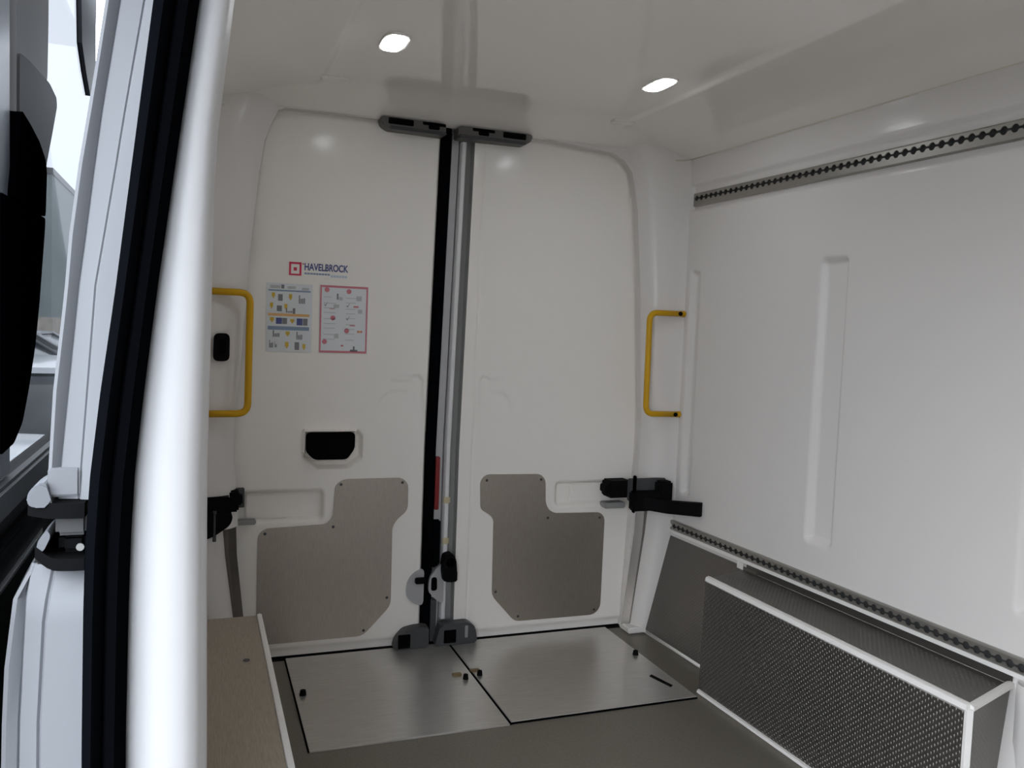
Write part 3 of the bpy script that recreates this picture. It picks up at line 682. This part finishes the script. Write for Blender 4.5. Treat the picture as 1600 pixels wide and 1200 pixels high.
# rubber seal
ds = None
bm = nb(); secs = []
for z in ZS:
    a, b = sL(z), sR(z); w = b-a
    secs.append([(a, 1.235, z), (a+.02*w, 1.18, z), (a+.12*w, 1.150, z), (a+.30*w, 1.138, z), (a+.46*w, 1.146, z), (a+.52*w, 1.158, z), (a+.60*w, 1.150, z), (a+.80*w, 1.150, z), (a+.95*w, 1.172, z), (b, 1.20, z), (b-.002, 1.235, z)])
loft(bm, secs); seal = put('door_seal', bm, M['rubber'], smooth=50)
tag(seal, 'long black rubber seal between painted body jamb and white pillar', 'seal')
# painted jamb
jb = bpy.data.objects.new('trim_7', None); COL.objects.link(jb); jb.location = (-.15, 1.22, FZ+Z0); jb['kind'] = 'structure'; tag(jb, 'white painted body jamb with sealed seams beside the black seal')
ZU = [z for z in ZS if z > -.22]; ZU = [-.240, -.235]+ZU
bm = nb(); secs = []
for z in ZU:
    a, b, c, d = jL(z), j1(z), j2(z), sL(z)+.006
    secs.append([(a-.004, 1.30, z), (a, 1.211, z), (a+.004, 1.2098, z), (b-.002, 1.216, z), (b, 1.219, z), (b+.002, 1.213, z), (c-.002, 1.207, z), (c, 1.2085, z), (c+.002, 1.203, z), (d, 1.197, z)])
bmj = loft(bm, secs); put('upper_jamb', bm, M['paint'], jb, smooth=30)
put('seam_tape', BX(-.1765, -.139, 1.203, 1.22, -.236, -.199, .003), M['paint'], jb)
ZL = [FZ-.12, -1.0, -.8, -.65, -.535, -.46, -.40, -.37, -.345, -.330]
bm = nb(); secs = []
for z in ZL:
    a, b, c, d = lL(z), l1(z), l2(z), sL(z)+.006; t = max(0, (z+.37)/.04)
    secs.append([(a-.004, 1.30, z), (a, 1.217+.02*t, z), (a+.005, 1.2165+.02*t, z), (b-.002, 1.222+.02*t, z), (b, 1.225+.02*t, z), (b+.003, 1.212+.02*t, z), (c-.003, 1.208+.02*t, z), (c, 1.211+.02*t, z), (c+.004, 1.198+.02*t, z), (d-.004, 1.190+.025*t, z), (d, 1.192+.025*t, z)])
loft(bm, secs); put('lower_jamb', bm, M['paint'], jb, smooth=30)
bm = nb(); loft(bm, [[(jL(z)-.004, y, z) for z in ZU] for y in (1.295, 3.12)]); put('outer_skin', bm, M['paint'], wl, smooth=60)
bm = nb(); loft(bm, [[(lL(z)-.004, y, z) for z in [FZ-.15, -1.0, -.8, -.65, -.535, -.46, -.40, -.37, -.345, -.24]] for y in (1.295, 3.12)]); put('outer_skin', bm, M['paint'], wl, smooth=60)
# mid rail of the sliding door: curved lips with guide block
rl = thing('door_guide_rail', (-.165, 1.23, -.33), 'dark curved sliding door guide rail end across the painted jamb', 'guide rail')
def lip(x0, z0, z1, y0, sag):
    s = []
    n = 9
    for k in range(n):
        t = k/(n-1); x = x0+(-.132-x0)*t; yy = y0-.012*math.sin(t*math.pi/2); zz_ = sag*(1-math.sin(min(1, t*2.2)*math.pi/2))
        s.append([(x, yy, z0+zz_), (x, yy, z1+zz_), (x, yy+.10, z1+zz_), (x, yy+.10, z0+zz_)])
    return loft(nb(), s, True, True)
put('upper_lip', lip(-.198, -.262, -.242, 1.20, .004), M['black'], rl)
put('upper_lip_cap', PR(rounded([(-.198, -.247), (-.198, -.226), (-.178, -.212), (-.168, -.247)], .01), 'y', 1.192, 1.26, bev=.003), M['paint2'], rl)
put('guide_block', BX(-.168, -.130, 1.205, 1.30, -.288, -.258, .005), M['blockg'], rl)
put('roller', BX(-.166, -.130, 1.215, 1.30, -.315, -.286, .008), M['black'], rl)
bm = nb(); cyl(bm, (-.1385, 1.206, -.303), (0, -1, 0), .005, .003, 10); put('roller_pin', bm, M['mgrey'], rl)
put('lower_lip', lip(-.190, -.330, -.314, 1.20, .016), M['black'], rl)
put('edge_lip', PR(rounded([(-.190, -.308), (-.186, -.290), (-.176, -.278), (-.172, -.286), (-.180, -.305)], .004), 'y', 1.20, 1.28), M['paint2'], rl)
put('channel_back', BX(-.192, -.128, 1.27, 1.32, -.34, -.225), M['hole'], rl)

# ------------------------------------------------------------------ sliding door, pushed back along the outside
d3 = bpy.data.objects.new('door_3', None); COL.objects.link(d3); d3.location = (-.28, 2.0, FZ+Z0); d3['kind'] = 'structure'
tag(d3, 'open sliding side door parked along the outside of the van')
XA, XB = -.31, -.27
put('lower_panel', PR([(1.18, FZ-.05), (2.62, FZ-.05), (2.62, -.265), (1.18, -.265)], 'x', XA, XB, bev=.004), M['dpanel'], d3)
put('belt_moulding', BX(XB-.005, XB+.018, 1.18, 2.62, -.300, -.252, .006), M['grey'], d3)
put('belt_strip', BX(XB-.005, XB+.012, 1.18, 2.62, -.352, -.335, .004), M['black'], d3)
put('trim_line', BX(XB-.004, XB+.006, 1.18, 2.62, -.417, -.408, .002), M['lgrey'], d3, label='thin pale trim line')
put('window_pane', BX(XB-.010, XB-.006, 1.44, 2.58, -.27, .80), M['glass'], d3)
# front window post
put('front_post', PR(rounded([(1.515, .25), (1.515, .95), (1.83, .95), (1.812, .52), (1.802, .425), (1.60, .395)], .02), 'x', XB-.012, XB+.004, bev=.004), M['pgrey2'], d3, label='grey front window post')
put('post_cover', PR(rounded([(1.515, .20), (1.52, .40), (1.60, .41), (1.802, .425), (1.885, .418), (1.890, .402), (1.838, .344), (1.768, .27), (1.745, .20)], .012), 'x', XB-.012, XB+.008, bev=.006), M['pgrey'], d3, label='dark grey post cover')
put('pale_edge', BX(XA, XB+.003, 1.33, 1.475, -.25, .95, .004), M['paint2'], d3)
lc = put('lock_cover', PR(rounded([(1.452, .170), (1.505, .300), (1.516, .311), (1.587, .305), (1.672, .293), (1.735, .273), (1.748, .252), (1.739, .200), (1.734, .172)], .012), 'x', XB-.012, XB+.012, bev=.006), M['piano'], d3, label='upper gloss black cover')
put('lock_cover', PR(rounded([(1.36, -.205), (1.36, .165), (1.734, .169), (1.717, .123), (1.674, .019), (1.633, -.058), (1.572, -.129), (1.521, -.176), (1.454, -.200)], .012), 'x', XB-.012, XB+.012, bev=.006), M['piano'], d3, label='lower gloss black cover')
# rear window post leaning back
put('rear_post', PR([(2.318, .652), (2.40, .605), (2.491, .568), (2.62, .62), (2.60, .736), (2.64, 1.0), (2.26, 1.0)], 'x', XB-.010, XB+.002), M['postg'], d3, label='grey rear window corner')

# ------------------------------------------------------------------ outside
GZ = -1.88
bm = nb(); box(bm, -60, 40, -30, 90, GZ-.1, GZ); g = put('ground', bm, M['asphalt'], kind='structure'); tag(g, 'grey asphalt yard')
def car(x, y, ang, m, label, sc=1.0):
    t = thing('car', (x, y, GZ), label, 'car'); t.rotation_euler.z = ang; t.scale = (sc,)*3
    def local(bm, name, mm, sm=None):
        me = bpy.data.meshes.new(name); bmesh.ops.recalc_face_normals(bm, faces=bm.faces[:]); bm.to_mesh(me); bm.free(); me.materials.append(mm)
        if sm: me.polygons.foreach_set('use_smooth', [True]*len(me.polygons)); me.set_sharp_from_angle(angle=math.radians(sm))
        o = bpy.data.objects.new(name, me); COL.objects.link(o); o.parent = t; return o
    st = [(-2.1, .55, .30, .62), (-2.05, .75, .28, .78), (-1.7, .84, .25, .92), (-.9, .88, .25, 1.0), (0, .89, .25, 1.02), (1.2, .88, .25, 1.02), (1.9, .82, .27, .98), (2.1, .65, .32, .85)]
    bm = nb(); loft(bm, [[(-w, yy, z0), (-w*1.02, yy, z0+.3), (-w*.97, yy, z1-.06), (-w*.85, yy, z1), (0, yy, z1+.03), (w*.85, yy, z1), (w*.97, yy, z1-.06), (w*1.02, yy, z0+.3), (w, yy, z0)] for yy, w, z0, z1 in st], True, True); local(bm, 'body', m, 40)
    gst = [(-.95, .74, 1.0), (-.25, .66, 1.42), (.4, .66, 1.48), (1.2, .64, 1.45), (1.85, .68, 1.0)]
    bm = nb(); loft(bm, [[(-.76, yy, .98), (-w, yy, z), (w, yy, z), (.76, yy, .98)] for yy, w, z in gst], True, True); local(bm, 'windows', M['cglass'], 30)
    bm = nb(); loft(bm, [[(-w, yy, z-.02), (-w*.9, yy, z+.025), (w*.9, yy, z+.025), (w, yy, z-.02)] for yy, w, z in [(-.28, .67, 1.43), (.4, .67, 1.49), (1.25, .65, 1.46)]], True, True); local(bm, 'roof', m, 40)
    bm = nb(); box(bm, -.6, .6, -2.13, -2.06, .36, .52, .03); local(bm, 'grille', M['black'])
    for sx in (-1, 1):
        bm = nb(); box(bm, sx*.62-.14, sx*.62+.14, -2.10, -1.98, .60, .74, .03); local(bm, 'headlight', M['lgrey'])
        bm = nb(); tube(bm, [(sx*.74, -.95, 1.0), (sx*.665, -.27, 1.43)], .035, 8); local(bm, 'windscreen_post', m, 180)
        bm = nb(); box(bm, sx*.93-.13, sx*.93+.11, -.75, -.62, .96, 1.10, .04); local(bm, 'wing_mirror', m)
        for yy in (-1.35, 1.35):
            bm = nb(); cyl(bm, (sx*.72, yy, .32), (sx, 0, 0), .32, .2, 20); local(bm, 'wheel', M['tyre'], 40)
    return t
car(-1.30, 7.6, math.radians(3), M['carw'], 'white car parked closest behind the open sliding door')
car(-3.0, 15.5, math.radians(80), M['card'], 'dark car parked crosswise beyond the white car')
car(-3.4, 21.0, math.radians(85), M['cars'], 'silver car parked crosswise in front of the building')
bd = thing('building', (-14, 44, GZ), 'tall grey green building far behind the parked cars', 'building')
EX = -5.72
put('wall', BX(EX-22, EX, 40, 52, GZ, 5.9), M['wallg'], bd); put('base_wall', BX(EX-22.1, EX+.05, 39.9, 52, GZ, -.2), M['stone'], bd); put('roof_edge', BX(EX-22.1, EX+.05, 39.9, 52, 5.75, 6.0), M['grey'], bd)
for k in range(3):
    w_ = put('window', BX(EX-2.6-k*3.2, EX-1.0-k*3.2, 39.86, 39.95, 2.2, 4.2), M['grey'], bd); put('pane', BX(EX-2.5-k*3.2, EX-1.1-k*3.2, 39.84, 39.87, 2.3, 4.1), M['cglass'], w_)
lw = thing('yard_wall', (-4, 28, GZ), 'low pale stone wall across the yard before the building', 'wall')
put('masonry', BX(-14, 2, 27.6, 28, GZ, -.9, .03), M['stone'], lw); put('coping', BX(-14.1, 2.1, 27.5, 28.1, -.9, -.78, .03), M['mgrey'], lw)
tr = thing('tree', (-5.0, 47, GZ), 'dark tree beside the far building', 'tree')
bm = nb(); tube(bm, [(-4.9, 57, GZ), (-4.9, 57, 1)], .25, 8); put('trunk', bm, M['bark'], tr)
bm = nb()
for k in range(26):
    a = random.random()*6.28; r = random.random()*2.4; s = .7+random.random()*.8
    mtx = Matrix.Translation((-4.6+r*math.cos(a), 57+r*math.sin(a), 1.2+random.random()*3.2)) @ Matrix.Diagonal((s, s, s*.8, 1))
    bmesh.ops.create_icosphere(bm, subdivisions=2, radius=1, matrix=mtx)
for v in bm.verts: v.co += Vector((random.uniform(-.15, .15),)*3)
o = put('crown', bm, M['leaf'], tr)
